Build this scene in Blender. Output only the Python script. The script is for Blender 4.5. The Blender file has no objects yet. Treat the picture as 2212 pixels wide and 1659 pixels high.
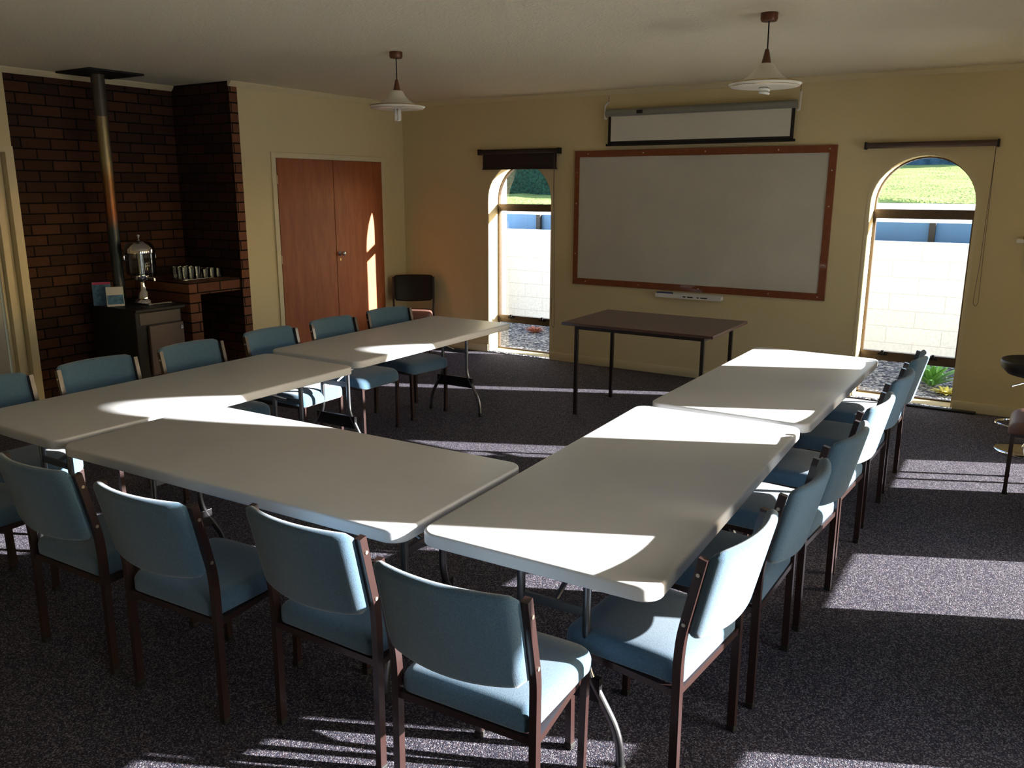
import bpy, bmesh, math, random
from mathutils import Vector, Matrix
random.seed(7)
S = bpy.context.scene
C = S.collection
PI = math.pi

# ------------------------------------------------------------------ camera
FPX, YAW, PITCH, ROLL, CH = 1795.414, .5653, .2302, .0029, 1.7773
cam_d = bpy.data.cameras.new('camera'); cam = bpy.data.objects.new('camera', cam_d); C.objects.link(cam)
cam_d.sensor_width = 36; cam_d.sensor_fit = 'HORIZONTAL'; cam_d.lens = FPX / 2212 * 36
cam_d.clip_start = .05; cam_d.clip_end = 500
F = Vector((-math.sin(YAW) * math.cos(PITCH), math.cos(YAW) * math.cos(PITCH), -math.sin(PITCH)))
R0 = Vector((math.cos(YAW), math.sin(YAW), 0)); U0 = R0.cross(F)
R1 = math.cos(ROLL) * R0 + math.sin(ROLL) * U0; U1 = -math.sin(ROLL) * R0 + math.cos(ROLL) * U0
M = Matrix((R1, U1, -F)).transposed().to_4x4(); M.translation = Vector((0, 0, CH))
cam.matrix_world = M
S.camera = cam

# ------------------------------------------------------------------ light
SUN = Vector((1, .475, .29)).normalized()          # direction towards the sun
sd = bpy.data.lights.new('sun', 'SUN'); sd.energy = 38; sd.angle = math.radians(.53); sd.color = (1, .96, .90)
so = bpy.data.objects.new('sun', sd); C.objects.link(so); so.location = (20, 10, 8)
so.rotation_euler = SUN.to_track_quat('Z', 'Y').to_euler()
W = bpy.data.worlds.new('sky'); S.world = W; W.use_nodes = True
nt = W.node_tree; bg = nt.nodes['Background']
sk = nt.nodes.new('ShaderNodeTexSky'); sk.sky_type = 'NISHITA'; sk.sun_disc = False
sk.sun_elevation = math.asin(SUN.z); sk.sun_rotation = math.atan2(SUN.x, SUN.y)
sk.altitude = 50; sk.air_density = 1.0; sk.dust_density = 1.2
nt.links.new(sk.outputs[0], bg.inputs[0]); bg.inputs[1].default_value = .7
S.view_settings.view_transform = 'Standard'; S.view_settings.look = 'None'
S.view_settings.gamma = 1; S.view_settings.use_curve_mapping = False
S.view_settings.exposure = 0.1
S.cycles.max_bounces = 10; S.cycles.diffuse_bounces = 6; S.cycles.glossy_bounces = 4
S.cycles.transmission_bounces = 6; S.cycles.transparent_max_bounces = 12
S.cycles.sample_clamp_indirect = 6
S.cycles.use_denoising = True

# ------------------------------------------------------------------ materials
def lin(c): return tuple(((v / 255) / 12.92 if v / 255 <= .04045 else ((v / 255 + .055) / 1.055) ** 2.4) for v in c) + (1,)
def mat(name, rgb, rough=.6, metal=0, noise=None, bump=None, spec=.5, sheen=0, coat=0):
    """rgb in sRGB 0-255. noise=(scale, amount, detail); bump=(scale, strength, distance)"""
    m = bpy.data.materials.new(name); m.use_nodes = True; n = m.node_tree; b = n.nodes['Principled BSDF']
    b.inputs['Roughness'].default_value = rough; b.inputs['Metallic'].default_value = metal
    b.inputs['Specular IOR Level'].default_value = spec
    b.inputs['Sheen Weight'].default_value = sheen; b.inputs['Coat Weight'].default_value = coat
    col = lin(rgb); b.inputs['Base Color'].default_value = col
    tc = n.nodes.new('ShaderNodeTexCoord')
    if noise:
        nz = n.nodes.new('ShaderNodeTexNoise'); nz.inputs['Scale'].default_value = noise[0]; nz.inputs['Detail'].default_value = noise[2]
        n.links.new(tc.outputs['Object'], nz.inputs['Vector'])
        r = n.nodes.new('ShaderNodeValToRGB'); a = noise[1]
        r.color_ramp.elements[0].position = .3; r.color_ramp.elements[1].position = .7
        r.color_ramp.elements[0].color = tuple(max(0, c * (1 - a)) for c in col[:3]) + (1,)
        r.color_ramp.elements[1].color = tuple(min(1, c * (1 + a)) for c in col[:3]) + (1,)
        n.links.new(nz.outputs['Fac'], r.inputs[0]); n.links.new(r.outputs[0], b.inputs['Base Color'])
    if bump:
        nb = n.nodes.new('ShaderNodeTexNoise'); nb.inputs['Scale'].default_value = bump[0]; nb.inputs['Detail'].default_value = 4
        n.links.new(tc.outputs['Object'], nb.inputs['Vector'])
        bu = n.nodes.new('ShaderNodeBump'); bu.inputs['Strength'].default_value = bump[1]; bu.inputs['Distance'].default_value = bump[2]
        n.links.new(nb.outputs['Fac'], bu.inputs['Height']); n.links.new(bu.outputs[0], b.inputs['Normal'])
    return m
def wood(name, rgb, rgb2, rough=.35, scale=(3, 3, .6), coat=.2):
    m = mat(name, rgb, rough, coat=coat); n = m.node_tree; b = n.nodes['Principled BSDF']
    tc = n.nodes.new('ShaderNodeTexCoord'); mp = n.nodes.new('ShaderNodeMapping'); mp.inputs['Scale'].default_value = scale
    nz = n.nodes.new('ShaderNodeTexNoise'); nz.inputs['Scale'].default_value = 9; nz.inputs['Detail'].default_value = 6; nz.inputs['Distortion'].default_value = .6
    r = n.nodes.new('ShaderNodeValToRGB'); r.color_ramp.elements[0].position = .3; r.color_ramp.elements[1].position = .75
    r.color_ramp.elements[0].color = lin(rgb); r.color_ramp.elements[1].color = lin(rgb2)
    n.links.new(tc.outputs['Object'], mp.inputs[0]); n.links.new(mp.outputs[0], nz.inputs['Vector']); n.links.new(nz.outputs['Fac'], r.inputs[0])
    n.links.new(r.outputs[0], b.inputs['Base Color'])
    return m
def speckle(name, cols, scale, rough=.95, bump=.4, dist=.004, big=None):
    """many small coloured tufts / stones: voronoi cell colour through a ramp"""
    m = mat(name, cols[0], rough, spec=.1); n = m.node_tree; b = n.nodes['Principled BSDF']
    tc = n.nodes.new('ShaderNodeTexCoord'); v = n.nodes.new('ShaderNodeTexVoronoi'); v.inputs['Scale'].default_value = scale
    n.links.new(tc.outputs['Object'], v.inputs['Vector'])
    sx = n.nodes.new('ShaderNodeSeparateColor'); n.links.new(v.outputs['Color'], sx.inputs[0])
    r = n.nodes.new('ShaderNodeValToRGB'); r.color_ramp.interpolation = 'CONSTANT'
    while len(r.color_ramp.elements) < len(cols): r.color_ramp.elements.new(.5)
    for i, c in enumerate(cols):
        r.color_ramp.elements[i].position = i / len(cols); r.color_ramp.elements[i].color = lin(c)
    n.links.new(sx.outputs[0], r.inputs[0]); n.links.new(r.outputs[0], b.inputs['Base Color'])
    bu = n.nodes.new('ShaderNodeBump'); bu.inputs['Strength'].default_value = bump; bu.inputs['Distance'].default_value = dist
    inv = n.nodes.new('ShaderNodeMath'); inv.operation = 'SUBTRACT'; inv.inputs[0].default_value = 1
    n.links.new(v.outputs['Distance'], inv.inputs[1]); n.links.new(inv.outputs[0], bu.inputs['Height']); n.links.new(bu.outputs[0], b.inputs['Normal'])
    return m
def brick(name, axis, c1, c2, mortar, bw=.23, bh=.074, ms=.013, off=0., rough=.8, bumps=.8):
    m = mat(name, c1, rough, spec=.2); n = m.node_tree; b = n.nodes['Principled BSDF']
    g = n.nodes.new('ShaderNodeNewGeometry'); s = n.nodes.new('ShaderNodeSeparateXYZ'); c = n.nodes.new('ShaderNodeCombineXYZ')
    n.links.new(g.outputs['Position'], s.inputs[0])
    n.links.new(s.outputs[axis], c.inputs[0]); n.links.new(s.outputs[2], c.inputs[1])
    t = n.nodes.new('ShaderNodeTexBrick'); n.links.new(c.outputs[0], t.inputs['Vector'])
    t.inputs['Scale'].default_value = 1; t.inputs['Brick Width'].default_value = bw + ms; t.inputs['Row Height'].default_value = bh + ms
    t.inputs['Mortar Size'].default_value = ms / 2; t.inputs['Mortar Smooth'].default_value = .2; t.inputs['Bias'].default_value = 0
    t.inputs['Color1'].default_value = lin(c1); t.inputs['Color2'].default_value = lin(c2); t.inputs['Mortar'].default_value = lin(mortar)
    nz = n.nodes.new('ShaderNodeTexNoise'); nz.inputs['Scale'].default_value = 30; nz.inputs['Detail'].default_value = 5
    n.links.new(g.outputs['Position'], nz.inputs['Vector'])
    mr = n.nodes.new('ShaderNodeMapRange'); mr.inputs[3].default_value = .75; mr.inputs[4].default_value = 1.2
    n.links.new(nz.outputs['Fac'], mr.inputs[0])
    mx = n.nodes.new('ShaderNodeVectorMath'); mx.operation = 'SCALE'
    n.links.new(t.outputs['Color'], mx.inputs[0]); n.links.new(mr.outputs[0], mx.inputs['Scale']); n.links.new(mx.outputs[0], b.inputs['Base Color'])
    bu = n.nodes.new('ShaderNodeBump'); bu.inputs['Strength'].default_value = bumps; bu.inputs['Distance'].default_value = .008; bu.invert = True
    n.links.new(t.outputs['Fac'], bu.inputs['Height']); n.links.new(bu.outputs[0], b.inputs['Normal'])
    return m
def glass(name, tint=(1, 1, 1, 1), rough=.0, fac=1.0):
    m = bpy.data.materials.new(name); m.use_nodes = True; n = m.node_tree; n.nodes.clear()
    o = n.nodes.new('ShaderNodeOutputMaterial'); t = n.nodes.new('ShaderNodeBsdfTransparent'); t.inputs[0].default_value = tint
    g = n.nodes.new('ShaderNodeBsdfGlossy'); g.inputs['Roughness'].default_value = rough
    f = n.nodes.new('ShaderNodeFresnel'); f.inputs[0].default_value = 1.45
    mu = n.nodes.new('ShaderNodeMath'); mu.operation = 'MULTIPLY'; mu.inputs[1].default_value = fac
    x = n.nodes.new('ShaderNodeMixShader')
    n.links.new(f.outputs[0], mu.inputs[0]); n.links.new(mu.outputs[0], x.inputs[0]); n.links.new(t.outputs[0], x.inputs[1]); n.links.new(g.outputs[0], x.inputs[2]); n.links.new(x.outputs[0], o.inputs[0])
    return m

MT = dict(
    wall=mat('cream_paint', (214, 200, 160), .75, noise=(1.5, .03, 3), bump=(120, .15, .002), spec=.25),
    trim=mat('cream_gloss_paint', (214, 203, 168), .4, spec=.4),
    ceil=mat('stippled_ceiling', (222, 216, 196), .9, bump=(60, .8, .008), spec=.1),
    carpet=speckle('speckled_carpet', [(44, 44, 54), (66, 65, 78), (92, 90, 98), (54, 56, 72), (130, 126, 136), (72, 62, 72)], 240),
    table=mat('moulded_plastic', (206, 208, 212), .42, noise=(3, .035, 4), bump=(160, .12, .001), spec=.45),
    steel=mat('grey_steel_tube', (120, 122, 128), .32, 1.0),
    blacksteel=mat('black_steel', (28, 28, 30), .4, .6),
    chairframe=mat('brown_enamel_tube', (42, 27, 26), .32, .0, spec=.5, coat=.25),
    fabric=mat('blue_wool_fabric', (74, 101, 123), .95, noise=(420, .28, 2), bump=(500, .35, .002), spec=.1, sheen=.3),
    brownvinyl=mat('brown_vinyl', (112, 80, 72), .5, noise=(30, .1, 3), spec=.4),
    blackvinyl=mat('black_vinyl', (24, 20, 20), .5, noise=(30, .1, 3), spec=.35),
    screw=mat('zinc_screw', (190, 180, 165), .35, .8),
    browntop=wood('dark_laminate', (74, 44, 38), (92, 58, 48), .3, (1, 6, 6)),
    darktube=mat('dark_brown_tube', (34, 24, 24), .35, .3),
    door=wood('varnished_plywood', (138, 70, 34), (162, 90, 48), .5, (2, 2, .35), .0),
    frame=wood('varnished_frame_timber', (116, 58, 28), (134, 72, 36), .4, (2, 2, 2), .2),
    board=mat('whiteboard_enamel', (196, 196, 188), .22, noise=(2.2, .05, 3), spec=.5),
    screen=mat('screen_fabric', (214, 214, 206), .8),
    case=mat('grey_screen_case', (140, 142, 136), .45, .2),
    black=mat('matt_black', (12, 12, 13), .6),
    blind=mat('dark_brown_blind_cloth', (48, 36, 34), .8, noise=(60, .1, 2)),
    blindcase=mat('bronze_blind_tube', (86, 70, 66), .45, .3),
    bronze=mat('bronze_aluminium', (84, 71, 58), .38, .7, noise=(40, .12, 2)),
    white=mat('white_plastic', (226, 226, 224), .35),
    blue=mat('blue_plastic', (24, 50, 120), .35),
    pane=glass('window_glass'),
    clear=glass('clear_glass', (.93, .95, .96, 1), .02, 1.5),
    urnglass=glass('urn_glass', (.80, .83, .84, 1), .02, .7),
    opal=mat('opal_glass', (222, 218, 205), .3, spec=.5),
    copper=mat('copper_brown_plastic', (96, 56, 36), .35, .2),
    bulb=mat('bulb_glass', (232, 234, 230), .2, spec=.6),
    gold=mat('gold_rim', (200, 170, 110), .25, 1),
    chrome=mat('chrome', (220, 220, 222), .08, 1),
    stove=mat('black_stove_enamel', (20, 19, 18), .45, .2),
    stovegrey=mat('brown_stove_enamel', (96, 82, 76), .4, .2),
    stovetrim=mat('stove_front_steel', (88, 82, 76), .35, .6),
    paper=mat('paper', (190, 192, 190), .7),
    pink=mat('magenta_print', (170, 30, 84), .6),
    printblue=mat('blue_print', (60, 104, 140), .6, noise=(30, .5, 3)),
    greydoor=mat('grey_folding_door', (150, 152, 150), .35, .2),
    gravel=speckle('gravel', [(78, 80, 88), (122, 124, 132), (56, 58, 66), (150, 150, 150), (96, 100, 110), (44, 46, 54)], 38, .9, 1.0, .02),
    concrete=mat('pale_concrete', (205, 204, 200), .85, noise=(2, .08, 5), bump=(30, .2, .01)),
    bounce_paving=mat('pale_bounce_paving', (236, 233, 226), .85, noise=(2, .04, 5)),  # near-white so that it reflects sunlight indoors
    render=mat('white_render', (226, 228, 232), .85, noise=(2, .03, 4)),
    bluefence=mat('blue_grey_boards', (66, 106, 146), .7, noise=(3, .1, 3)),
    grass=mat('grass', (134, 150, 88), .95, noise=(1.6, .35, 6), bump=(12, 1, .08), spec=.1),
    hedge=mat('hedge_leaves', (38, 70, 58), .8, noise=(14, .6, 5), bump=(10, 1, .2), spec=.2),
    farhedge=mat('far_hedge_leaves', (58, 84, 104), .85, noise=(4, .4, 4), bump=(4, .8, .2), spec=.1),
    leaf=mat('green_leaf', (82, 136, 58), .5, noise=(20, .2, 2)),
    leafyellow=mat('yellow_leaf', (170, 160, 70), .6),
    leafred=mat('red_brown_leaf', (130, 74, 60), .6),
    rubber=mat('black_rubber', (16, 16, 17), .7),
    soil=mat('soil', (92, 84, 74), .95, noise=(4, .3, 4)),
    roof=mat('outside_plaster', (200, 194, 180), .8),
)
MT['block'] = brick('painted_block', 0, (222, 225, 232), (218, 221, 228), (186, 186, 188), .59, .19, .006, rough=.8, bumps=.25)
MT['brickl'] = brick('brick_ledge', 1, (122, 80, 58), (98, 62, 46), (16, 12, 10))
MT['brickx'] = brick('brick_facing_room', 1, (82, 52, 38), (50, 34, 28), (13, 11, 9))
MT['brick_shaded'] = brick('brick_shaded_side', 0, (62, 40, 31), (40, 28, 24), (12, 10, 8))  # same brick, darker: shade of the receding side put into the colour

# pipe: heat-tinted metal that turns dark grey downwards
m = mat('heat_tinted_flue', (128, 116, 92), .38, .8); n = m.node_tree; b = n.nodes['Principled BSDF']
tc = n.nodes.new('ShaderNodeTexCoord'); sp = n.nodes.new('ShaderNodeSeparateXYZ'); r = n.nodes.new('ShaderNodeValToRGB')
mr = n.nodes.new('ShaderNodeMapRange'); mr.inputs[1].default_value = .8; mr.inputs[2].default_value = 2.7
n.links.new(tc.outputs['Object'], sp.inputs[0]); n.links.new(sp.outputs[2], mr.inputs[0]); n.links.new(mr.outputs[0], r.inputs[0]); n.links.new(r.outputs[0], b.inputs['Base Color'])
e = r.color_ramp.elements; e[0].position = 0; e[0].color = lin((58, 66, 68)); e[1].position = 1; e[1].color = lin((132, 120, 96))
for p, c in ((.33, (60, 66, 66)), (.40, (120, 74, 48)), (.55, (132, 98, 62)), (.62, (150, 138, 104))):
    q = e.new(p); q.color = lin(c)
MT['flue'] = m

# ------------------------------------------------------------------ mesh helpers
def obj(name, bm, m, parent=None, smooth=False, loc=None, rotz=0):
    bmesh.ops.recalc_face_normals(bm, faces=bm.faces)
    me = bpy.data.meshes.new(name); bm.to_mesh(me); bm.free()
    o = bpy.data.objects.new(name, me); C.objects.link(o); me.materials.append(MT[m] if isinstance(m, str) else m)
    if smooth is not False:
        for p in me.polygons: p.use_smooth = True
        if smooth is not True: me.set_sharp_from_angle(angle=math.radians(smooth))
    if parent: o.parent = parent
    if loc: o.location = loc
    if rotz: o.rotation_euler.z = rotz
    return o
def tag(o, label, cat, group=None, kind=None):
    o['label'] = label; o['category'] = cat
    if group: o['group'] = group
    if kind: o['kind'] = kind
    return o
def thing(name, label, cat, loc=(0, 0, 0), rotz=0, group=None):
    o = bpy.data.objects.new(name, None); C.objects.link(o); o.location = loc; o.rotation_euler = (0, 0, rotz); o.empty_display_size = .1
    return tag(o, label, cat, group)
def struct(o): o['kind'] = 'structure'; return o
def box(bm, x0, x1, y0, y1, z0, z1, bev=0, seg=2):
    r = bmesh.ops.create_cube(bm, size=1); vs = r['verts']
    for v in vs: v.co = Vector(((x0 + x1) / 2 + v.co.x * (x1 - x0), (y0 + y1) / 2 + v.co.y * (y1 - y0), (z0 + z1) / 2 + v.co.z * (z1 - z0)))
    if bev: bmesh.ops.bevel(bm, geom=list({e for v in vs for e in v.link_edges}), offset=bev, segments=seg, affect='EDGES', profile=.5)
    return bm
def B(x0, x1, y0, y1, z0, z1, bev=0, seg=2): return box(bmesh.new(), x0, x1, y0, y1, z0, z1, bev, seg)
def tube(bm, pts, r, n=10, square=False, cap=True):
    """swept tube; r number or list; square=(w,d) sweeps a rectangular section"""
    pts = [Vector(p) for p in pts]; rings = []
    prev = None
    for i, p in enumerate(pts):
        if i == 0: t = pts[1] - p
        elif i == len(pts) - 1: t = p - pts[i - 1]
        else: t = (pts[i + 1] - p).normalized() + (p - pts[i - 1]).normalized()
        t.normalize()
        if prev is None:
            a = Vector((1, 0, 0)) if abs(t.x) < .8 else Vector((0, 1, 0))
            u = (a - t * a.dot(t)).normalized()
        else: u = (prev - t * prev.dot(t)).normalized()
        prev = u; v = t.cross(u)
        rr = r[i] if isinstance(r, (list, tuple)) else r
        k = 1.
        if 0 < i < len(pts) - 1:
            c = (pts[i + 1] - p).normalized().dot((p - pts[i - 1]).normalized()); k = 1 / max(.5, math.sqrt((1 + c) / 2))
        if square:
            w, d = square; ring = [bm.verts.new(p + u * a * w / 2 + v * b_ * d / 2 * k) for a, b_ in ((-1, -1), (1, -1), (1, 1), (-1, 1))]
        else: ring = [bm.verts.new(p + (u * math.cos(2 * PI * j / n) + v * math.sin(2 * PI * j / n)) * rr) for j in range(n)]
        rings.append(ring)
    for a, b_ in zip(rings, rings[1:]):
        for j in range(len(a)): bm.faces.new((a[j], a[(j + 1) % len(a)], b_[(j + 1) % len(a)], b_[j]))
    if cap: bm.faces.new(rings[0][::-1]); bm.faces.new(rings[-1])
    return bm
def T(pts, r, n=10, square=False): return tube(bmesh.new(), pts, r, n, square)
def arcpts(pts, rad, n=4):
    """round the corners of a polyline"""
    pts = [Vector(p) for p in pts]; out = [pts[0]]
    for i in range(1, len(pts) - 1):
        a = (pts[i - 1] - pts[i]); b_ = (pts[i + 1] - pts[i]); ra = min(rad, a.length * .45, b_.length * .45)
        p0 = pts[i] + a.normalized() * ra; p1 = pts[i] + b_.normalized() * ra
        for k in range(n + 1):
            t = k / n; out.append((1 - t) ** 2 * p0 + 2 * t * (1 - t) * pts[i] + t * t * p1)
    out.append(pts[-1]); return out
def lathe(prof, n=32, bm=None, loc=(0, 0, 0), closed=False):
    bm = bm or bmesh.new(); rings = []
    for r, z in prof:
        if r < 1e-5: rings.append([bm.verts.new((loc[0], loc[1], loc[2] + z))])
        else: rings.append([bm.verts.new((loc[0] + r * math.cos(2 * PI * j / n), loc[1] + r * math.sin(2 * PI * j / n), loc[2] + z)) for j in range(n)])
    ps = list(zip(rings, rings[1:]))
    if closed: ps.append((rings[-1], rings[0]))
    for a, b_ in ps:
        if len(a) == 1 and len(b_) == 1: continue
        for j in range(n):
            k = (j + 1) % n
            if len(a) == 1: bm.faces.new((a[0], b_[j], b_[k]))
            elif len(b_) == 1: bm.faces.new((a[j], a[k], b_[0]))
            else: bm.faces.new((a[j], a[k], b_[k], b_[j]))
    return bm
def rrect(hx, hy, r, n=6, rf=None, hx2=None, sub=0):
    """rounded rectangle/trapezoid outline ccw; rf = radius of the +y corners; hx2 = half width at +y"""
    rf = r if rf is None else rf; hx2 = hx if hx2 is None else hx2; out = []
    for cx, cy, rr, a0 in ((hx - r, -hy + r, r, -PI / 2), (hx2 - rf, hy - rf, rf, 0), (-hx2 + rf, hy - rf, rf, PI / 2), (-hx + r, -hy + r, r, PI)):
        for k in range(n + 1):
            a = a0 + PI / 2 * k / n; out.append((cx + rr * math.cos(a), cy + rr * math.sin(a)))
    if sub:
        o2 = []
        for i, p in enumerate(out):
            q = out[(i + 1) % len(out)]; o2.append(p)
            if math.hypot(q[0] - p[0], q[1] - p[1]) > .06:
                for j in range(1, sub): o2.append((p[0] + (q[0] - p[0]) * j / sub, p[1] + (q[1] - p[1]) * j / sub))
        out = o2
    return out
def loft(loops, bm=None):
    bm = bm or bmesh.new(); R = [[bm.verts.new(p) for p in L] for L in loops]
    for a, b_ in zip(R, R[1:]):
        for j in range(len(a)): k = (j + 1) % len(a); bm.faces.new((a[j], a[k], b_[k], b_[j]))
    bm.faces.new(R[0][::-1]); bm.faces.new(R[-1]); return bm
def inset(outl, d):
    """move a convex ccw outline inwards"""
    n_ = len(outl); out = []
    for i in range(n_):
        p0 = Vector(outl[i - 1]); p = Vector(outl[i]); p1 = Vector(outl[(i + 1) % n_])
        t = (p1 - p0)
        if t.length < 1e-9: t = Vector((1, 0))
        t.normalize(); nn = Vector((-t.y, t.x)); out.append((p.x + nn.x * d, p.y + nn.y * d))
    return out
def slab(outl, z0, z1, rt, rb=None, n=4, crown=0):
    """cushion / table top from an outline with rounded top and bottom edges"""
    rb = rt if rb is None else rb; L = []
    for k in range(n + 1):
        a = PI / 2 * k / n; L.append([(x, y, z0 + rb * (1 - math.sin(a))) for x, y in inset(outl, rb * (1 - math.cos(a)))][:] if False else [(x, y, z0 + rb - rb * math.cos(a)) for x, y in inset(outl, rb * (1 - math.sin(a)))])
    for k in range(n + 1):
        a = PI / 2 * k / n; L.append([(x, y, z1 - rt + rt * math.sin(a)) for x, y in inset(outl, rt * (1 - math.cos(a)))])
    if crown:
        last = inset(outl, rt); cx = sum(p[0] for p in last) / len(last); cy = sum(p[1] for p in last) / len(last)
        for s in (.94, .87, .79, .70, .60, .50, .40, .30, .20, .10): L.append([(cx + (x - cx) * s, cy + (y - cy) * s, z1) for x, y in last])
        w_ = max(abs(p[0]) for p in outl); h_ = max(abs(p[1]) for p in outl)
        L = [[(x, y, z + (crown * (1 - (x / w_) ** 4) * (1 - (y / h_) ** 4) if z > z1 - rt - 1e-6 else 0)) for x, y, z in lp] for lp in L]
    return loft(L)
def dup(root, loc, rotz, label, group=None, tilt=None):
    r = root.copy(); C.objects.link(r); r.location = loc; r.rotation_euler = (0, 0, rotz); r['label'] = label
    if group: r['group'] = group
    for ch in list(root.children):
        c = ch.copy(); C.objects.link(c); c.parent = r
        for g in ch.children:
            d = g.copy(); C.objects.link(d); d.parent = c
    return r

# ------------------------------------------------------------------ room shell
XL, YB, ZC, XR, YF, XA = -6.296, 7.6, 2.706, .47, -1.6, -7.1     # left wall, back wall, ceiling, right wall, front wall, alcove back
struct(obj('floor', B(-7.4, .63, -1.9, 7.62, -.12, 0), 'carpet'))
struct(obj('ceiling', B(-7.4, .7, -1.9, 7.9, ZC, ZC + .15), 'ceil'))

SPR, WT = 1.665, .388                                             # springing height, half width of the arched openings
def arch_outline(c, hw, z0, zs, n=22):
    return [(c - hw, z0), (c + hw, z0)] + [(c + hw * math.cos(PI * k / n), zs + hw * math.sin(PI * k / n)) for k in range(n + 1)]
def holed_wall(u0, u1, z0, z1, holes, f, thick):
    """flat wall in the (u,z) plane with arched holes; f maps (u,z,d)->xyz, d from 0 to thick"""
    bm = bmesh.new(); edges = []
    for lp in [[(u0, z0), (u1, z0), (u1, z1), (u0, z1)]] + holes:
        vs = [bm.verts.new(f(u, z, 0)) for u, z in lp]
        for i in range(len(vs)): edges.append(bm.edges.new((vs[i], vs[(i + 1) % len(vs)])))
    bmesh.ops.triangle_fill(bm, edges=edges, use_beauty=True, use_dissolve=False)
    r = bmesh.ops.extrude_face_region(bm, geom=list(bm.faces))
    dv = Vector(f(0, 0, thick)) - Vector(f(0, 0, 0))
    for g in r['geom']:
        if isinstance(g, bmesh.types.BMVert): g.co += dv
    return bm
BW = [(-4.737, .385), (-.892, .385)]                              # back wall windows: centre x, half width
RW = [(4.425, .372), (6.21, .365), (2.63, .372), (.83, .372)]     # right wall windows: centre y
fb = lambda u, z, d: (u, YB + d, z)
fr = lambda u, z, d: (XR + d, u, z)
struct(obj('wall_back', holed_wall(-6.6, .63, .018, ZC, [arch_outline(c, h, .02, SPR) for c, h in BW], fb, .23), 'wall'))
struct(obj('wall_right', holed_wall(-1.9, 7.6, 0, ZC, [arch_outline(c, h, .02, SPR - .012) for c, h in RW], fr, .16), 'wall'))
struct(obj('wall_front', B(-7.4, .63, -1.9, YF, 0, ZC), 'wall'))
struct(obj('wall_left', B(-6.62, XL, 5.30, 7.6, 0, ZC), 'wall'))
struct(obj('wall_chimney_side', B(XA, XL, 5.212, 5.2995, 0, ZC), 'brick_shaded'))
struct(obj('wall_chimney_end', B(XL + .0002, XL + .006, 5.212, 5.2995, 0, ZC - .045), 'brickl'))  # lighter copy of the same brickwork, sunlight on the end put into the colour
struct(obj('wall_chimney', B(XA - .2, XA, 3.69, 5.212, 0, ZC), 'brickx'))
# cream wall further left with a framed opening and a folding door
bm = B(XA - .2, XA, YF, 2.55, 0, ZC); box(bm, XA - .2, XA, 2.55, 3.69, 2.06, ZC); struct(obj('wall_left_near', bm, 'wall'))
dr = bpy.data.objects.new('door_1', None); C.objects.link(dr); struct(dr)
bm = bmesh.new()
for y0, y1, x in ((3.625, 3.688, .02), (3.585, 3.62, -.05), (3.53, 3.575, -.01), (3.505, 3.525, -.06)): box(bm, XA - .15, XA + x, y0, y1, 0, 2.055)
box(bm, XA - .15, XA + .02, 2.5, 3.688, 2.055, 2.10); obj('door_frame', bm, 'trim', dr)
bm = bmesh.new()
for i in range(6): box(bm, XA - .12 + (i % 2) * .02, XA - .08 + (i % 2) * .02, 3.5 - (i + 1) * .158, 3.5 - i * .158 - .006, .01, 2.05, .004)
obj('door_panel', bm, 'greydoor', dr)

# skirting, cornice
def base(name, b_): struct(obj(name, b_, 'trim', smooth=30))
base('baseboard_back', box(box(B(XL, -5.135, YB - .014, YB, 0, .085, .004), -4.34, -1.29, YB - .014, YB, 0, .085, .004), -.495, XR, YB - .014, YB, 0, .085, .004))
base('baseboard_left', box(B(XL, XL + .014, 5.305, 5.64, 0, .085, .004), XL, XL + .014, 7.27, 7.585, 0, .085, .004))
def cornice(name, p0, p1, nrm):
    bm = bmesh.new(); prof = ((0, 0), (.012, 0), (.045, .035), (.045, .045), (0, .045)); d = Vector(nrm)
    R = [[bm.verts.new(Vector(p) + d * a + Vector((0, 0, ZC - .045 + b_))) for a, b_ in prof] for p in (p0, p1)]
    for i in range(5): bm.faces.new((R[0][i], R[0][(i + 1) % 5], R[1][(i + 1) % 5], R[1][i]))
    bm.faces.new(R[0]); bm.faces.new(R[1][::-1]); struct(obj(name, bm, 'trim'))
cornice('trim_1', (XL, YB, 0), (XR, YB, 0), (0, -1, 0))
cornice('trim_2', (XL, 5.205, 0), (XL, YB, 0), (1, 0, 0))
cornice('trim_3', (XA, 3.66, 0), (XA, 5.212, 0), (1, 0, 0))
cornice('trim_4', (XR, -1.6, 0), (XR, YB, 0), (-1, 0, 0))

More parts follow.
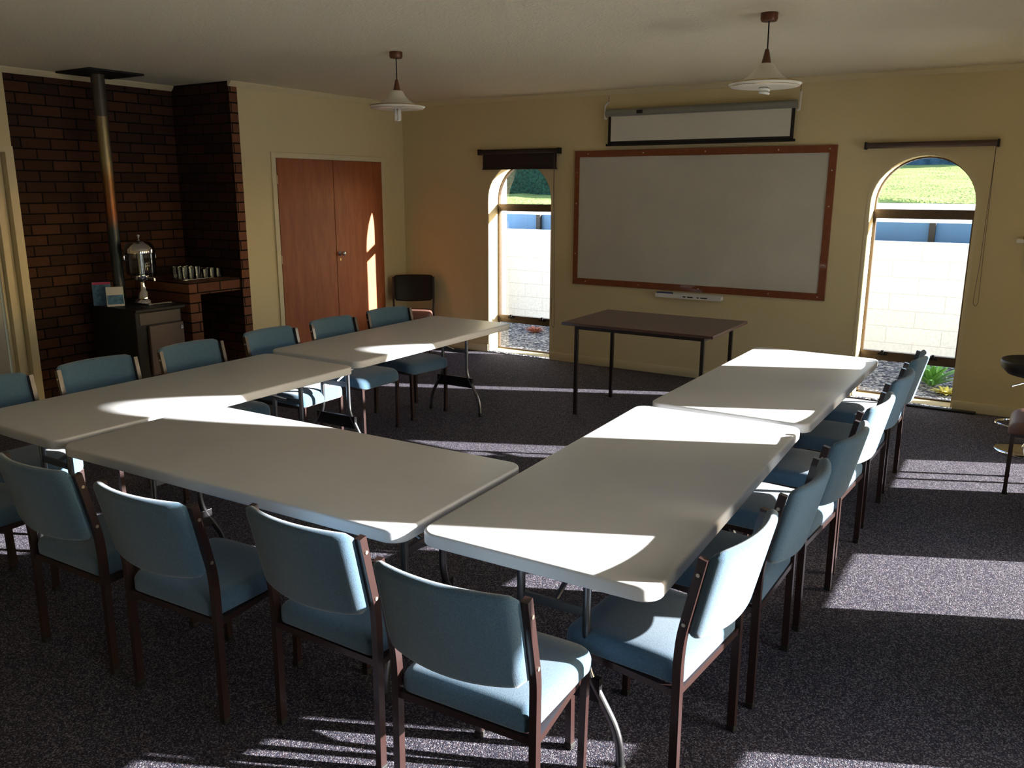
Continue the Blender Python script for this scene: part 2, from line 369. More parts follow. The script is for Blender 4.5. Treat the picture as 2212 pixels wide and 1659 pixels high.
# ------------------------------------------------------------------ arched windows
def window(i, f, c, h, g, spr, tr=(1.545, 1.622), lo=(.325, .405), trimring=True):
    """f maps (u,z,d); g = depth of the glazing"""
    w = bpy.data.objects.new('window_%d' % i, None); C.objects.link(w); struct(w); w.location = f(c, 0, g)
    L = Vector(w.location)
    def lb(bm, u0, u1, z0, z1, d0, d1):
        a = Vector(f(u0, z0, d0)) - L; b_ = Vector(f(u1, z1, d1)) - L
        return box(bm, min(a.x, b_.x), max(a.x, b_.x), min(a.y, b_.y), max(a.y, b_.y), z0, z1)
    bm = bmesh.new()
    lb(bm, c - h, c + h, tr[0], tr[1], g - .03, g + .02); lb(bm, c - h, c + h, lo[0], lo[1], g - .03, g + .02)
    lb(bm, c - h, c + h, .02, .034, g - .02, g + .02)
    for s in (-1, 1):
        lb(bm, c + s * h, c + s * (h - .012), .02, lo[0], g - .02, g + .02)
        lb(bm, c + s * h, c + s * (h - .022), lo[1], tr[0], g - .025, g + .02)
    n_ = 24; ring = []
    for k in range(n_ + 1):
        a = PI * k / n_; cs, sn = math.cos(a), math.sin(a)
        ring.append([bm.verts.new(Vector(f(c + r_ * cs, spr + r_ * sn, d)) - L) for r_, d in ((h, g - .02), (h - .013, g - .02), (h - .013, g + .02), (h, g + .02))])
    for a, b_ in zip(ring, ring[1:]):
        for j in range(4): bm.faces.new((a[j], a[(j + 1) % 4], b_[(j + 1) % 4], b_[j]))
    for s in (-1, 1): lb(bm, c + s * h, c + s * (h - .013), tr[1], spr, g - .02, g + .02)
    obj('window_frame', bm, 'bronze', w)
    bm = bmesh.new()
    vs = [bm.verts.new(Vector(f(u, z, g)) - L) for u, z in arch_outline(c, h - .002, .03, spr)]; bm.faces.new(vs)
    obj('window_pane', bm, 'pane', w)
    # latches on the lower rail
    bm = bmesh.new()
    for s in (-.2, .2): lb(bm, c + s - .035, c + s + .035, lo[1] - .03, lo[1] - .012, g - .05, g - .028); lb(bm, c + s - .01, c + s + .01, lo[1] - .03, lo[1] + .012, g - .055, g - .03)
    obj('window_latch', bm, 'blacksteel', w)
    if trimring:
        bm = bmesh.new(); r0, r1 = h + .004, h + .032; R = []
        path = [(c - 1, None, .02), (c - 1, None, spr)]
        pts = [(-1, 0, .09), (-1, 0, spr)] + [(-math.cos(PI * k / n_), math.sin(PI * k / n_), spr) for k in range(1, n_)] + [(1, 0, spr), (1, 0, .09)]
        for cs, sn, zz in pts: R.append([bm.verts.new(Vector(f(c + r_ * cs, zz + r_ * sn, d)) - L) for r_, d in ((r0, 0), (r0, -.005), (r1, -.005), (r1, 0))])
        for a, b_ in zip(R, R[1:]):
            for j in range(4): bm.faces.new((a[j], a[(j + 1) % 4], b_[(j + 1) % 4], b_[j]))
        obj('window_trim', bm, 'trim', w)
    return w
for i, (c, h) in enumerate(BW): window(i + 1, fb, c, h, .20, SPR)
for i, (c, h) in enumerate(RW): window(i + 3, fr, c, h, .13, SPR - .012, tr=(1.55, 1.62), lo=(.357, .438))

# ------------------------------------------------------------------ double cupboard door in the left wall
d = bpy.data.objects.new('door_2', None); C.objects.link(d); struct(d); d.location = (XL, 6.45, 0)
bm = bmesh.new()
box(bm, 0, .016, -.805, -.752, 0, 2.115, .003); box(bm, 0, .016, .752, .805, 0, 2.115, .003); box(bm, 0, .016, -.752, .752, 2.064, 2.115, .003)
obj('door_frame', bm, 'trim', d)
for s in (-1, 1):
    leaf = obj('door_leaf', B(.001, .020, min(s * .003, s * .749), max(s * .003, s * .749), .02, 2.060, .002), 'door', d)
    for z in (.25, 1.1, 1.86): obj('hinge', T([(.018, s * .752, z - .04), (.018, s * .752, z + .04)], .006), 'trim', leaf)
    if s == 1:
        bm = lathe([(0, .0), (.03, .001), (.03, .006), (.010, .010), (.009, .034), (.020, .040), (.027, .052), (.024, .066), (.012, .072), (0, .073)], 20)
        bmesh.ops.rotate(bm, verts=bm.verts, matrix=Matrix.Rotation(PI / 2, 3, 'Y')); bmesh.ops.translate(bm, verts=bm.verts, vec=(.02, .055, 1.115))
        obj('door_knob', bm, 'chrome', leaf, True)
        obj('key_escutcheon', B(.02, .023, .045, .065, 1.035, 1.065, .001), 'gold', leaf)

# ------------------------------------------------------------------ whiteboard, tray, screen, blinds
wx0, wx1, wz0, wz1 = -4.072, -1.578, .832, 2.149
t = thing('whiteboard', 'large whiteboard in a brown varnished timber frame on the back wall', 'whiteboard', ((wx0 + wx1) / 2, YB, (wz0 + wz1) / 2))
hx, hz = (wx1 - wx0) / 2, (wz1 - wz0) / 2
obj('writing_surface', B(-hx + .05, hx - .05, -.014, -.0005, -hz + .05, hz - .05), 'board', t)
for nm, a in (('frame_rail', (-hx, hx, hz - .062, hz)), ('frame_rail', (-hx, hx, -hz, -hz + .062)), ('frame_stile', (-hx, -hx + .052, -hz + .062, hz - .062)), ('frame_stile', (hx - .062, hx, -hz + .062, hz - .062))):
    fr_ = obj(nm, B(a[0], a[1], -.024, -.0005, a[2], a[3], .002), 'frame', t)
    horiz = nm == 'frame_rail'; ps = (-.9, -.42, .08, .62, .97) if horiz else (-.35, .15, .45)
    for p in ps:
        x = p * hx * .98 if horiz else (a[0] + a[1]) / 2; z = (a[2] + a[3]) / 2 if horiz else p
        bm = lathe([(0, .003), (.006, .002), (.007, 0)], 10)
        bmesh.ops.rotate(bm, verts=bm.verts, matrix=Matrix.Rotation(PI / 2, 3, 'X')); bmesh.ops.translate(bm, verts=bm.verts, vec=(x, -.024, z))
        obj('screw', bm, 'screw', fr_, True)
t = thing('pen_tray', 'white plastic pen tray with black marks below the whiteboard', 'tray', (-2.815, YB, .785))
bm = bmesh.new(); box(bm, -.325, .325, -.06, -.001, -.014, -.008, .002); box(bm, -.325, .325, -.063, -.057, -.02, .02, .002); box(bm, -.325, .325, -.006, -.0005, -.014, .03)
box(bm, -.328, -.322, -.06, -.001, -.014, .018); box(bm, .322, .328, -.06, -.001, -.014, .018); obj('tray_body', bm, 'white', t)
for x0, x1 in ((-.045, -.015), (.0, .055), (.095, .115), (.13, .195)): obj('tray_mark', B(x0, x1, -.0645, -.063, -.006, .004), 'black', t)
tag(obj('whiteboard_duster', B(-3.135, -2.975, YB - .052, YB - .010, .7805, .815, .008), 'blue', smooth=40), 'dark blue whiteboard eraser at the left end of the white tray', 'eraser')

t = thing('projector_screen', 'pull-down projector screen partly lowered above the whiteboard', 'projector screen', (-2.82, YB, 2.49))
bm = T([(-.89, -.06, 0), (.89, -.06, 0)], .034, 16); obj('screen_case', bm, 'case', t, 40)
obj('case_sticker', B(-.57, -.51, -.0965, -.085, -.018, .014), 'black', t)
obj('screen_sheet', B(-.878, .878, -.056, -.053, -.29, -.02), 'black', t)
obj('screen_face', B(-.848, .848, -.058, -.0555, -.262, -.02), 'screen', t)
obj('bottom_bar', T([(-.895, -.056, -.296), (.895, -.056, -.296)], .012, 10), 'black', t, 40)
for s in (-1, 1):
    k = obj('hanging_bracket', T(arcpts([(s * .895, -.06, -.055), (s * .915, -.062, -.045), (s * .915, -.055, .07), (s * .905, -.02, .10), (s * .905, -.002, .10)], .01), .009, 8), 'white', t, 40)
    obj('hanging_cord', T([(s * .9, -.02, .09), (s * .9, -.005, .16)], .002, 6), 'black', k)

def blind(name, x0, x1, zc, drop, cordx, cordz, lab):
    t = thing(name, lab, 'blind', ((x0 + x1) / 2, YB, zc)); h = (x1 - x0) / 2
    obj('blind_tube', T([(-h, -.045, 0), (h, -.045, 0)], .024, 16), 'blindcase' if not drop else 'blind', t, 40)
    for s in (-1, 1): obj('end_bracket', box(bmesh.new(), s * h - .008, s * h + .008, -.072, -.001, -.03, .028, .003), 'black', t)
    if drop:
        obj('blind_cloth', B(-h + .035, h - .035, -.031, -.028, -drop, -.01), 'blind', t)
        obj('bottom_rail', B(-h + .03, h - .03, -.036, -.024, -drop - .014, -drop, .002), 'blind', t)
    bm = bmesh.new(); cx = cordx - t.location.x; cz = cordz - zc
    tube(bm, arcpts([(cx, -.06, -.02), (cx - .008, -.05, cz * .7), (cx - .022, -.03, cz + .03), (cx - .004, -.03, cz), (cx + .014, -.03, cz + .03), (cx + .006, -.04, cz * .6), (cx, -.06, -.02)], .02), .0022, 6)
    obj('pull_cord', bm, 'blindcase', t)
blind('roller_blind', -5.212, -4.242, 2.158, .166, -4.29, .35, 'dark brown roller blind drawn partly down over the left arched window')
blind('roller_blind', -1.352, -.402, 2.133, 0, -.415, .87, 'fully rolled up brown roller blind with pull cord above the right arched window')

t = thing('wall_shelf', 'small white wall shelf beside the right arched window', 'shelf', (-.03, YB, 1.405))
obj('shelf_board', B(-.165, .25, -.14, -.001, -.015, .012, .003), 'white', t)
obj('shelf_bracket', box(B(-.10, -.07, -.10, -.001, -.03, -.016), -.10, -.07, -.02, -.001, -.22, -.03), 'trim', t)
t = tag(obj('draught_strip', B(-.83, -.315, YB - .075, YB - .02, 0, .018, .004), 'rubber'), 'black rubber strip on the carpet at the foot of the right window', 'strip')

# ------------------------------------------------------------------ chimney corner: flue, stove, ledge, urn, glasses
t = thing('wood_burner', 'black wood burning stove with a brown door in the brick alcove', 'stove', (-6.62, 4.335, 0))
obj('stove_body', B(-.32, .30, -.225, .215, .13, .765, .008), 'stove', t)
obj('stove_top', B(-.34, .335, -.24, .235, .765, .79, .005), 'stove', t)
obj('front_panel', B(.301, .306, -.19, .20, .655, .755, .002), 'stovetrim', t)
fd = obj('stove_door', B(.301, .335, -.125, .205, .22, .645, .006), 'stovegrey', t)
obj('door_catch', box(bmesh.new(), .335, .345, .17, .195, .585, .62, .002), 'chrome', fd)
obj('door_badge', B(.335, .338, .01, .05, .42, .43), 'gold', fd)
for sx in (-1, 1):
    for sy in (-1, 1): obj('leg', T([(sx * .24, sy * .18, .0), (sx * .24, sy * .18, .13)], .022, 10), 'stove', t)
t = thing('stove_flue', 'heat-stained metal flue pipe running from the stove to the ceiling', 'pipe', (-6.80, 4.30, 0))
bm = lathe([(.048, .792), (.048, 2.70)], 24); obj('flue_pipe', bm, 'flue', t, True)
bm = lathe([(.048, 2.36), (.054, 2.362), (.054, 2.70), (.048, 2.70)], 24); obj('flue_sleeve', bm, 'stovetrim', t, 40)
obj('ceiling_plate', B(-.21, .27, -.23, .25, ZC - .016, ZC - .001, .002), 'black', t)
# brick ledge and nook
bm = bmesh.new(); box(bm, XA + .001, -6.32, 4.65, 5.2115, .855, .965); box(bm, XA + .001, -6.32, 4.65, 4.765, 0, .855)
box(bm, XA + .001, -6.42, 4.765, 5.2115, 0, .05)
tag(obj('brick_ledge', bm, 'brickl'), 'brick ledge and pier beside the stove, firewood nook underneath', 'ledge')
# drinks dispenser
t = thing('drinks_dispenser', 'glass and chrome drinks dispenser on a pedestal on the stove', 'dispenser', (-6.60, 4.395, .791))
obj('base_plate', B(-.10, .15, -.06, .21, 0, .016, .004), 'chrome', t)
obj('pedestal', lathe([(0, .016), (.075, .016), (.072, .03), (.05, .05), (.045, .10), (.030, .12), (.022, .15), (.022, .19), (.04, .205), (.06, .21), (0, .21)], 28), 'chrome', t, 40)
obj('bottom_collar', lathe([(0, .21), (.062, .21), (.066, .215), (.066, .25), (0, .25)], 28), 'chrome', t, 40)
obj('glass_body', lathe([(.066, .25), (.112, .255), (.122, .27), (.122, .45), (.112, .455), (.118, .44), (.118, .275), (.10, .262)], 32), 'urnglass', t, 40)
obj('ice_tube', lathe([(0, .25), (.030, .25), (.030, .45), (0, .45)], 20), 'chrome', t, 40)
lid = obj('lid', lathe([(.126, .445), (.127, .475), (.12, .49), (.10, .525), (.06, .55), (0, .56)], 32), 'chrome', t, 40)
obj('lid_knob', lathe([(0, .558), (.008, .56), (.007, .575), (.015, .585), (.012, .598), (0, .602)], 16), 'chrome', lid, True)
for q in (-1, 1): obj('handle', T(arcpts([(0, q * .122, .43), (0, q * .150, .43), (0, q * .150, .385), (0, q * .122, .385)], .012), .005, 8), 'chrome', t, 40)
tp = obj('tap', T(arcpts([(.05, .0, .232), (.105, .03, .232), (.118, .035, .232), (.12, .037, .205)], .01), .009, 10), 'chrome', t, 40)
obj('tap_lever', T([(.105, .03, .24), (.108, .032, .27)], .005, 8), 'black', tp)
# brochures
for (x, y, w_, h_, rz, hd, lab) in ((-6.80, 4.135, .145, .20, 1.05, 'pink', 'blue leaflet with a magenta top edge leaning beside the flue on the stove'), (-6.66, 4.165, .135, .165, 1.1, 'paper', 'white leaflet with a blue picture propped in front of the other leaflet')):
    t = thing('leaflet', lab, 'leaflet', (x, y, .791), rz, 'leaflets on the stove')
    bm = B(-w_ / 2, w_ / 2, -.004, 0, 0, h_); bmesh.ops.rotate(bm, verts=bm.verts, matrix=Matrix.Rotation(-.12, 3, 'X')); obj('card', bm, 'printblue' if hd == 'pink' else 'paper', t)
    z0, z1 = (h_ * .90, h_ * .99) if hd == 'pink' else (h_ * .1, h_ * .58)
    bm = B(-w_ / 2 + .004, w_ / 2 - .004, -.006, -.0042, z0, z1); bmesh.ops.rotate(bm, verts=bm.verts, matrix=Matrix.Rotation(-.12, 3, 'X')); obj('printed_band', bm, hd if hd == 'pink' else 'printblue', t)
    bm = bmesh.new(); box(bm, -w_ / 2, w_ / 2, 0, .003, 0, h_ * .9); bmesh.ops.rotate(bm, verts=bm.verts, matrix=Matrix.Rotation(.12, 3, 'X')); bmesh.ops.translate(bm, verts=bm.verts, vec=(0, .040, 0))
    obj('back_flap', bm, 'paper', t)
# tray of glasses
tag(obj('serving_tray', slab(rrect(.12, .235, .03), 0, .010, .003), 'chrome', smooth=40, loc=(-6.60, 4.96, .966)), 'shiny steel tray holding the glasses on the brick ledge', 'tray')
def tumbler(r0, r1, h_):
    return lathe([(0, 0), (r0, 0), (r1, h_), (r1 - .003, h_), (r0 - .003, .008), (0, .008)], 18)
tall0 = obj('tumbler', tumbler(.026, .033, .105), 'clear', smooth=40); first = True
for i in range(3):
    for j in range(3):
        o = tall0 if first else tall0.copy()
        if not first: C.objects.link(o)
        first = False; o.location = (-6.665 + i * .068, 4.775 + j * .068, .9765); tag(o, 'tall clear tumbler at the stove end of the tray on the brick ledge', 'glass', 'tall tumblers on the steel tray')
short0 = obj('tumbler', tumbler(.030, .034, .07), 'clear', smooth=40); first = True
for i in range(3):
    for j in range(3):
        o = short0 if first else short0.copy()
        if not first: C.objects.link(o)
        first = False; o.location = (-6.67 + i * .071, 4.995 + j * .072, .9765); tag(o, 'short clear tumbler at the wall end of the tray on the brick ledge', 'glass', 'short tumblers on the steel tray')

# ------------------------------------------------------------------ pendant lamps
def pendant(x, y, lab, spiral):
    t = thing('pendant_lamp', lab, 'lamp', (x, y, ZC)); z = -ZC
    obj('ceiling_rose', lathe([(0, -.001), (.046, -.001), (.046, -.032), (.04, -.042), (0, -.042)], 28), 'copper', t, 40)
    obj('cord', T([(0, 0, -.04), (.002, 0, -.19)], .004, 8), 'black', t)
    obj('lamp_holder', lathe([(.008, -.182), (.011, -.188), (.026, -.255), (0, -.257)], 24), 'copper', t, 40)
    obj('lamp_shade', lathe([(.034, -.257), (.042, -.262), (.058, -.29), (.085, -.318), (.125, -.345), (.123, -.349), (.083, -.323), (.055, -.294), (.038, -.266), (.030, -.26)], 40), 'opal', t, 60)
    br = obj('shade_brim', lathe([(.122, -.346), (.185, -.356), (.196, -.364), (.185, -.377), (.122, -.384), (.030, -.380), (.030, -.376), (.12, -.379), (.183, -.371), (.189, -.364), (.182, -.361), (.118, -.351)], 48), 'opal', t, 60)
    for zz, rr in ((-.358, .190), (-.376, .184)): obj('gold_rim', lathe([(rr - .002, zz), (rr + .002, zz + .0015), (rr + .003, zz), (rr + .002, zz - .0015)], 48, closed=True), 'gold', br)
    if spiral:
        obj('bulb_base', T([(0, 0, -.257), (0, 0, -.33)], .022, 16), 'white', t, 40)
        pts = [(.024 * math.cos(a), .024 * math.sin(a), -.335 - .0125 * a / (2 * PI) * 1.6) for a in [k * PI / 8 for k in range(16 * 4 + 1)]]
        obj('bulb', T(pts, .0075, 8), 'bulb', t, True)
    else:
        obj('bulb_base', T([(0, 0, -.257), (0, 0, -.35)], .024, 16), 'white', t, 40)
        bm = bmesh.new()
        for a in (0, 2.09, 4.19):
            u, v = Vector((math.cos(a), math.sin(a), 0)) * .017, Vector((-math.sin(a), math.cos(a), 0)) * .007
            tube(bm, arcpts([u + v + Vector((0, 0, -.345)), u + v + Vector((0, 0, -.455)), u - v + Vector((0, 0, -.455)), u - v + Vector((0, 0, -.345))], .007), .0058, 8)
        obj('bulb', bm, 'bulb', t, True)
pendant(-3.988, 4.765, 'pendant lamp over the left table row, straight bulb tubes hanging below its shade', False)
pendant(-1.413, 4.808, 'pendant lamp over the right table row, with a spiral bulb', True)

# ------------------------------------------------------------------ tables
ZT = .735
def folding_table(x, y, th, L_, W_, lab, insets=(.17, .17)):
    t = thing('folding_table', lab, 'table', (x, y, 0), th, 'white folding tables set in a U')
    top = obj('tabletop', slab(rrect(L_ / 2, W_ / 2, .062, 8), ZT - .045, ZT, .010, .006), 'table', t, 50)
    for s, ins in ((-1, insets[0]), (1, insets[1])):
        lx = s * (L_ / 2 - ins); ls = obj('leg_frame', box(bmesh.new(), lx - .012, lx + .012, -.17, .17, .225, .305, .002), 'blacksteel', t)
        obj('top_bar', T([(lx, -.26, ZT - .058), (lx, .26, ZT - .058)], .012, 10), 'steel', ls, 40)
        obj('upper_rail', box(bmesh.new(), lx - .006, lx + .006, -.115, .115, .50, .53), 'steel', ls)
        for q in (-1, 1):
            obj('leg_tube', T(arcpts([(lx, q * .116, ZT - .055), (lx, q * .116, .33), (lx, q * .235, .135), (lx, q * .245, .0)], .06, 5), .0135, 10), 'steel', ls, 40)
            obj('foot_cap', T([(lx, q * .2445, .0), (lx, q * .2435, .028)], .016, 10), 'rubber', ls, 40)
        a = Vector((lx, 0, .515)); b_ = Vector((lx - s * .40, 0, ZT - .05))
        br = obj('brace', T([a, b_], .009, 8), 'steel', t, 40)
        obj('brace_latch', T([a * .62 + b_ * .38, a * .45 + b_ * .55], .014, 8), 'black', br, 40)
    return t
folding_table(-1.190, 2.823, 1.606, 1.837, .793, 'white folding table nearest the camera, first of the right-hand row', (.175, .2))
folding_table(-2.490, 2.210, .0306, 1.785, .79, 'white folding table lying crosswise in the foreground, closing the U', (.2, .2))
folding_table(-1.197, 4.710, 1.567, 1.823, .786, 'white folding table at the far end of the right-hand row', (.2, .2))
folding_table(-3.812, 2.720, 1.5686, 1.835, .770, 'white folding table at the left edge, first of the left-hand row', (.2, .2))
folding_table(-3.898, 4.6365, 1.5837, 1.820, .779, 'white folding table at the far end of the left-hand row, near the left window', (.2, .25))

t = thing('wooden_table', 'dark brown laminate table standing against the wall under the whiteboard', 'table', (-2.545, 6.13, 0), .012)
obj('tabletop', B(-.615, .615, -.425, .425, .735, .757, .003), 'browntop', t)
bm = bmesh.new(); box(bm, -.53, .53, -.36, -.335, .70, .7345); box(bm, -.53, .53, .315, .34, .70, .7345); box(bm, -.53, -.505, -.335, .315, .70, .7345); box(bm, .505, .53, -.335, .315, .70, .7345)
obj('under_frame', bm, 'darktube', t)
for sx in (-1, 1):
    for y in (-.347, .327): obj('leg', T([(sx * .517, y, 0), (sx * .517, y, .70)], .013, square=(.026, .026)), 'darktube', t)

# ------------------------------------------------------------------ chairs
def chair(name, label, seatm, backm, group=None, leg='chairframe', loose=False):
    t = thing(name, label, 'chair', group=group)
    # seat cushion: rounded, with a waterfall front
    out = rrect(.212, .208, .036, 7, .07, .222, 12)
    bm = slab(out, .385, .452, .030, .012, 5, .012)
    for v in bm.verts:
        f = max(0, (v.co.y - .10) / .115); v.co.z -= .022 * f * f
    bmesh.ops.translate(bm, verts=bm.verts, vec=(0, .005, 0))
    obj('seat', bm, seatm, t, True)
    # back rest: bowed pad between the uprights
    N = 20; loops = []
    for i in range(N + 1):
        u = -1 + 2 * i / N; x = .2165 * u; e = max(0, (abs(u) - .86) / .14)
        bow = -.042 * (1 - u * u); th = .020 * (1 - .35 * e * e); zt = .828 - .003 * u * u - .010 * e ** 3; zb = .530 + .020 * e ** 2 + .016 * u * u
        if i in (0, N): th *= .75
        ring = []; K = 6
        prof = [(1, 0)] if False else []
        pts = []
        for k in range(K + 1): a = PI * k / K; pts.append((math.cos(a) * th, zt - th + math.sin(a) * th))
        for k in range(K + 1): a = PI + PI * k / K; pts.append((math.cos(a) * th, zb + th + math.sin(a) * th))
        for dy, z in pts:
            lean = -.195 - .075 * (z - .50) / .32
            ring.append((x, lean - .015 + bow + dy, z))
        loops.append(ring)
    obj('backrest', loft(loops), backm, t, 60)
    # frame: rear legs run up into the uprights
    for s in (-1, 1):
        pts = arcpts([(s * .222, -.200, 0), (s * .222, -.197, .47), (s * .227, -.205, .56), (s * .227, -.258, .808)], .05, 4)
        lg = obj('rear_leg', T(pts, .012, square=(.022, .026)), leg, t)
        obj('foot_cap', box(bmesh.new(), s * .222 - .014, s * .222 + .014, -.214, -.186, 0, .022, .003), 'rubber', lg)
        for z in (.60, .76):
            yy = -.205 - .053 * (z - .56) / .248
            obj('screw', T([(s * .238, yy, z), (s * .241, yy, z)], .006, 8), 'screw', lg)
        lg = obj('front_leg', T([(s * .186, .185, 0), (s * .192, .185, .375)], .012, square=(.022, .022)), leg, t)
        obj('foot_cap', box(bmesh.new(), s * .186 - .014, s * .186 + .014, .171, .199, 0, .022, .003), 'rubber', lg)
    bm = bmesh.new()
    for s in (-1, 1): tube(bm, [(s * .222, -.19, .374), (s * .193, .19, .374)], .01, square=(.02, .022))
    tube(bm, [(-.222, -.195, .374), (.222, -.195, .374)], .01, square=(.02, .022)); tube(bm, [(-.193, .185, .374), (.193, .185, .374)], .01, square=(.02, .022))
    obj('seat_frame', bm, leg, t)
    return t
c0 = chair('conference_chair', '', 'fabric', 'fabric')
GF, GR, GL = 'blue chairs along the near side of the U', 'blue chairs along the right side of the U', 'blue chairs along the left side of the U'
FCH = [(-1.196, 1.822, .05, 'blue fabric chair nearest the camera, back turned, its seat half in sunlight'),
       (-1.777, 1.894, .0, 'blue fabric chair with back turned, second in from the near corner of the U'),
       (-2.395, 1.778, .05, 'blue fabric chair with back turned, sunlit top edge, third from the near corner'),
       (-2.982, 1.756, .03, 'shaded blue fabric chair with back turned, fourth from the near corner'),
       (-3.78, 1.63, 0, 'blue fabric chair cut off by the left edge, only its dark seat showing')]
RCH = [(-.912, 2.280, -.08, 'blue fabric chair with fully sunlit back at the near end of the right row'),
       (-.878, 2.868, -.01, 'blue fabric chair with shaded back, second from the near end of the right row'),
       (-.862, 3.508, -.07, 'blue fabric chair in the right row, third from the near end, sunlit seat side'),
       (-.853, 4.130, -.06, 'blue fabric chair with white sunlit back halfway along the far right table'),
       (-.848, 4.790, -.03, 'blue fabric chair second from the window end of the right row'),
       (-.846, 5.420, -.02, 'blue fabric chair at the window end of the right row')]
LCH = [(-4.215, 2.04, .0, 'blue fabric chair at the left edge, its back just showing behind the left table'),
       (-4.205, 2.635, -.02, 'blue fabric chair with a bright frame edge, in front of the folding door'),
       (-4.205, 3.270, .02, 'blue fabric chair in front of the black stove, behind the left table'),
       (-4.205, 3.915, .02, 'blue fabric chair in front of the cream wall beside the brown doors'),
       (-4.205, 4.520, .0, 'blue fabric chair in front of the brown double doors'),
       (-4.205, 5.125, -.12, 'blue fabric chair nearest the back wall in the left row')]
first = True
for rows, g, rz in ((FCH, GF, 0), (RCH, GR, PI / 2), (LCH, GL, -PI / 2)):
    for x, y, dr_, lab in rows:
        if first: c0.location = (x, y, 0); c0.rotation_euler.z = rz + dr_; c0['label'] = lab; c0['group'] = g; first = False
        else: dup(c0, (x, y, 0), rz + dr_, lab, g)
k = chair('side_chair', 'black backed chair with a brown seat standing in the back left corner', 'brownvinyl', 'blackvinyl'); k.location = (-5.86, 7.17, 0); k.rotation_euler.z = PI + .62
k = chair('side_chair', 'brown vinyl chair cut off by the right edge, in front of the bar stool', 'brownvinyl', 'blackvinyl'); k.location = (.158, 5.765, 0); k.rotation_euler.z = PI / 2

# ------------------------------------------------------------------ bar stool
t = thing('bar_stool', 'bar stool with a round black seat and chrome base near the right edge', 'stool', (.07, 6.62, 0))
obj('stool_base', lathe([(0, 0), (.205, 0), (.207, .006), (.20, .012), (.10, .022), (.04, .034), (.030, .055), (0, .055)], 40), 'chrome', t, 40)
obj('column', lathe([(.028, .05), (.028, .32), (.019, .325), (.019, .50), (.03, .505), (.03, .53), (0, .53)], 24), 'chrome', t, 40)
obj('seat', lathe([(0, .525), (.10, .525), (.19, .55), (.232, .592), (.240, .63), (.232, .645), (.21, .63), (.12, .595), (0, .585)], 40), 'blackvinyl', t, True)
obj('lever', T(arcpts([(-.01, -.01, .52), (-.07, -.06, .50), (-.15, -.12, .475)], .02), .006, 8), 'chrome', t, 40)
bm = T([(-.10 + .115 * math.cos(a), -.05 + .115 * math.sin(a), .20) for a in [k_ * PI / 14 for k_ in range(29)]], .009, 8); tube(bm, [(-.02, -.02, .20), (.0, .0, .20)], .009, 8)
obj('foot_ring', bm, 'chrome', t, 40)

# ------------------------------------------------------------------ outside
struct(obj('ground', B(-60, 60, 7.84, 10.70, -.35, -.12), 'gravel'))
struct(obj('ground_side_bounce', B(.64, 60, -40, 7.84, -.35, -.08), 'bounce_paving'))  # unseen ground, made near-white to bounce sunlight up into the room
tag(obj('garden_wall', B(-30, 12, 10.70, 10.90, -.2, 1.19), 'block'), 'low wall of white painted blocks across the gravel outside the windows', 'wall')
t = thing('board_fence', 'blue grey board fence with dark posts behind the white block wall', 'fence', (-8, 11.2, .3))
obj('fence_boards', B(-22, 18, 0, .03, 0, 1.10), 'bluefence', t)
for i in range(12): obj('fence_post', B(-20.4 + i * 2.72, -20.33 + i * 2.72, -.06, -.001, 0, 1.1), 'black', t)
def hgt(x, y):                                            # height of the land behind the fence
    return 1.36 + (y - 11.6) * .0165 if y < 20 else 1.36 + 8.4 * .0165 + (y - 20) * .062
y0 = lambda x: 20.2 - 6.0 * min(1, max(0, (-5.5 - x) / 2.5))  # the grass starts nearer on the left
bm = bmesh.new(); g = [[bm.verts.new((x, y, hgt(x, y) - .02)) for y in (11.6, 16, 20.5)] for x in (-60, 60)]
for j in range(2): bm.faces.new((g[0][j], g[1][j], g[1][j + 1], g[0][j + 1]))
struct(obj('road', bm, 'concrete'))
bm = bmesh.new(); nx, ny = 110, 34; g = []
for i in range(nx + 1):
    x = -50 + 70 * i / nx; col = []
    for j in range(ny + 1):
        y = y0(x) + (44 - y0(x)) * (j / ny) ** 1.5
        col.append(bm.verts.new((x, y, hgt(x, y) + (0 if j == 0 else .02 + .05 * random.random() + .05 * math.sin(x * 1.3) * math.sin(y)))))
    g.append(col)
for i in range(nx):
    for j in range(ny): bm.faces.new((g[i][j], g[i + 1][j], g[i + 1][j + 1], g[i][j + 1]))
struct(obj('grass_bank', bm, 'grass', smooth=True))
tag(obj('gate_pillar', B(-9.0, -6.885, 10.35, 10.698, -.2, 2.9, .01), 'render'), 'tall white rendered pillar at the left end of the view through the left window', 'pillar')
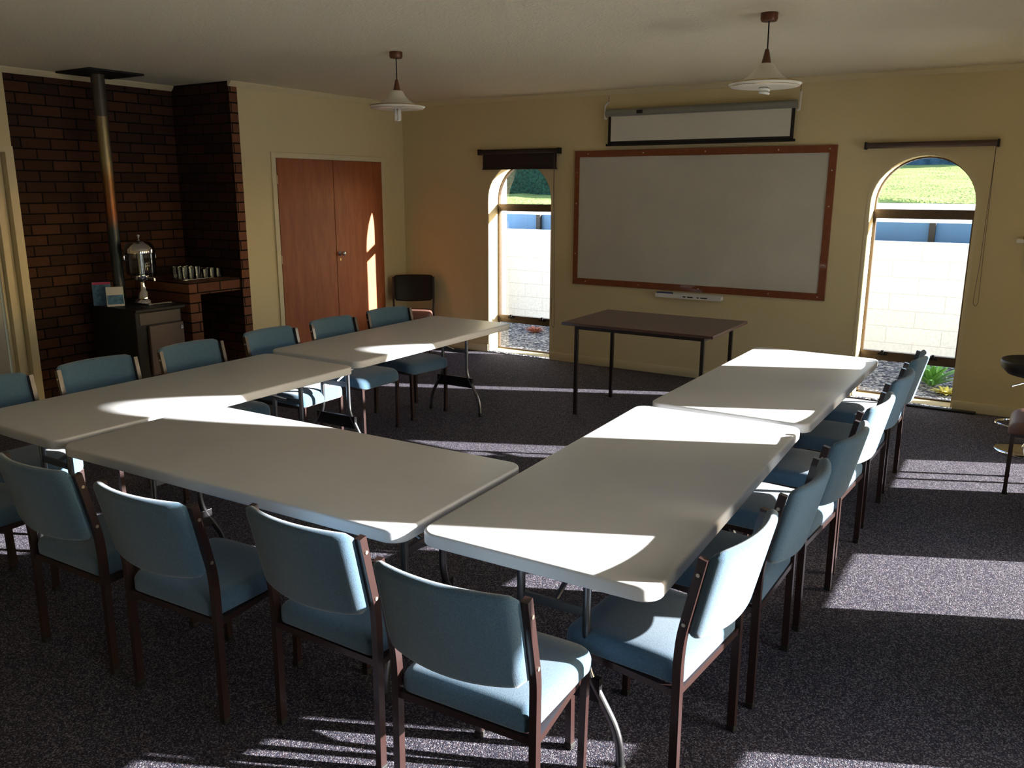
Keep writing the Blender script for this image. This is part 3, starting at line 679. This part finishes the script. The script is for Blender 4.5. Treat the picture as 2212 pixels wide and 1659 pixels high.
# hedge seen through the left window
def blob(sx, sy, sz, seed):
    rr = random.Random(seed); bm = bmesh.new(); bmesh.ops.create_icosphere(bm, subdivisions=4, radius=1)
    ph = [rr.uniform(0, 6) for _ in range(6)]
    for v in bm.verts:
        p = v.co; k_ = 1 + .12 * math.sin(5 * p.x + ph[0]) * math.sin(4 * p.y + ph[1]) + .10 * math.sin(9 * p.z + ph[2]) * math.sin(8 * p.x + ph[3]) + .07 * rr.random()
        v.co = Vector((p.x * sx * k_, p.y * sy * k_, max(-.2, p.z) * sz * k_))
    return bm
def hedge_mesh(x0, x1, y, z, w_, h_, seed, N1):
    bm = bmesh.new(); rr = random.Random(seed); N2 = 14; g = []
    for i in range(N1 + 1):
        x = x0 + (x1 - x0) * i / N1; ring = []
        for j in range(N2 + 1):
            a = PI * j / N2; k_ = 1 + .12 * math.sin(x * 1.9 + j) + .16 * rr.random()
            ring.append(bm.verts.new((x, y - math.cos(a) * w_ * k_, z + math.sin(a) ** .6 * h_ * k_)))
        g.append(ring)
    for i in range(N1):
        for j in range(N2): bm.faces.new((g[i][j], g[i + 1][j], g[i + 1][j + 1], g[i][j + 1]))
    bm.faces.new(g[0]); bm.faces.new(g[-1][::-1]); return bm
bm = hedge_mesh(-26, -8.5, 22.5, 1.55, 1.1, 1.9, 3, 90)
tag(obj('hedge', hedge_mesh(-16, 6, 43, 2.4, 1.6, 2.4, 5, 110), 'farhedge', smooth=True), 'distant blue green hedge at the very top of the right arched window', 'hedge')
tag(obj('hedge', bm, 'hedge', smooth=True), 'dark green hedge across the grass seen through the top of the left window', 'hedge')
def rosette(name, x, y, n_, ln, m_, lab, up=.8, w_=.035):
    bm = bmesh.new(); rr = random.Random(n_)
    for i in range(n_):
        a = i * 2.399; el = up * (.35 + .65 * (i / n_)); L2 = ln * (1 - .25 * i / n_) * rr.uniform(.85, 1.1); prev = None
        dx, dy = math.cos(a), math.sin(a)
        for k_ in range(6):
            s_ = k_ / 5; r_ = L2 * s_ * math.cos(el) ; z = L2 * s_ * math.sin(el) * (1 - .35 * s_ * s_); ww = w_ * math.sin(PI * min(1, .18 + .82 * s_)) ** .6 * (1 - s_ * .6) + .001
            c_ = Vector((dx * r_, dy * r_, z)); sd_ = Vector((-dy, dx, 0)) * ww; up_ = Vector((0, 0, .012 * (1 - s_)))
            ring = [bm.verts.new(c_ - sd_ + up_), bm.verts.new(c_ - up_ * .6), bm.verts.new(c_ + sd_ + up_), bm.verts.new(c_ + up_ * .2)]
            if prev:
                for j in range(4): bm.faces.new((prev[j], prev[(j + 1) % 4], ring[(j + 1) % 4], ring[j]))
            prev = ring
    return tag(obj(name, bm, m_, smooth=True, loc=(x, y, -.122)), lab, 'plant')
rosette('agave_plant', -.80, 9.05, 26, .46, 'leaf', 'green spiky succulent on the gravel outside the right arched window', 1.25, .04)
rosette('succulent', -.63, 8.72, 22, .20, 'leafyellow', 'small yellowish succulent beside the spiky green plant outside', .7, .03)
rosette('succulent', -1.02, 8.86, 18, .14, 'leafred', 'small red brown succulent in front of the spiky green plant outside', .5, .03)
rosette('succulent', -5.72, 9.58, 26, .20, 'leafred', 'red brown succulent on the gravel outside the left arched window', .9, .03)
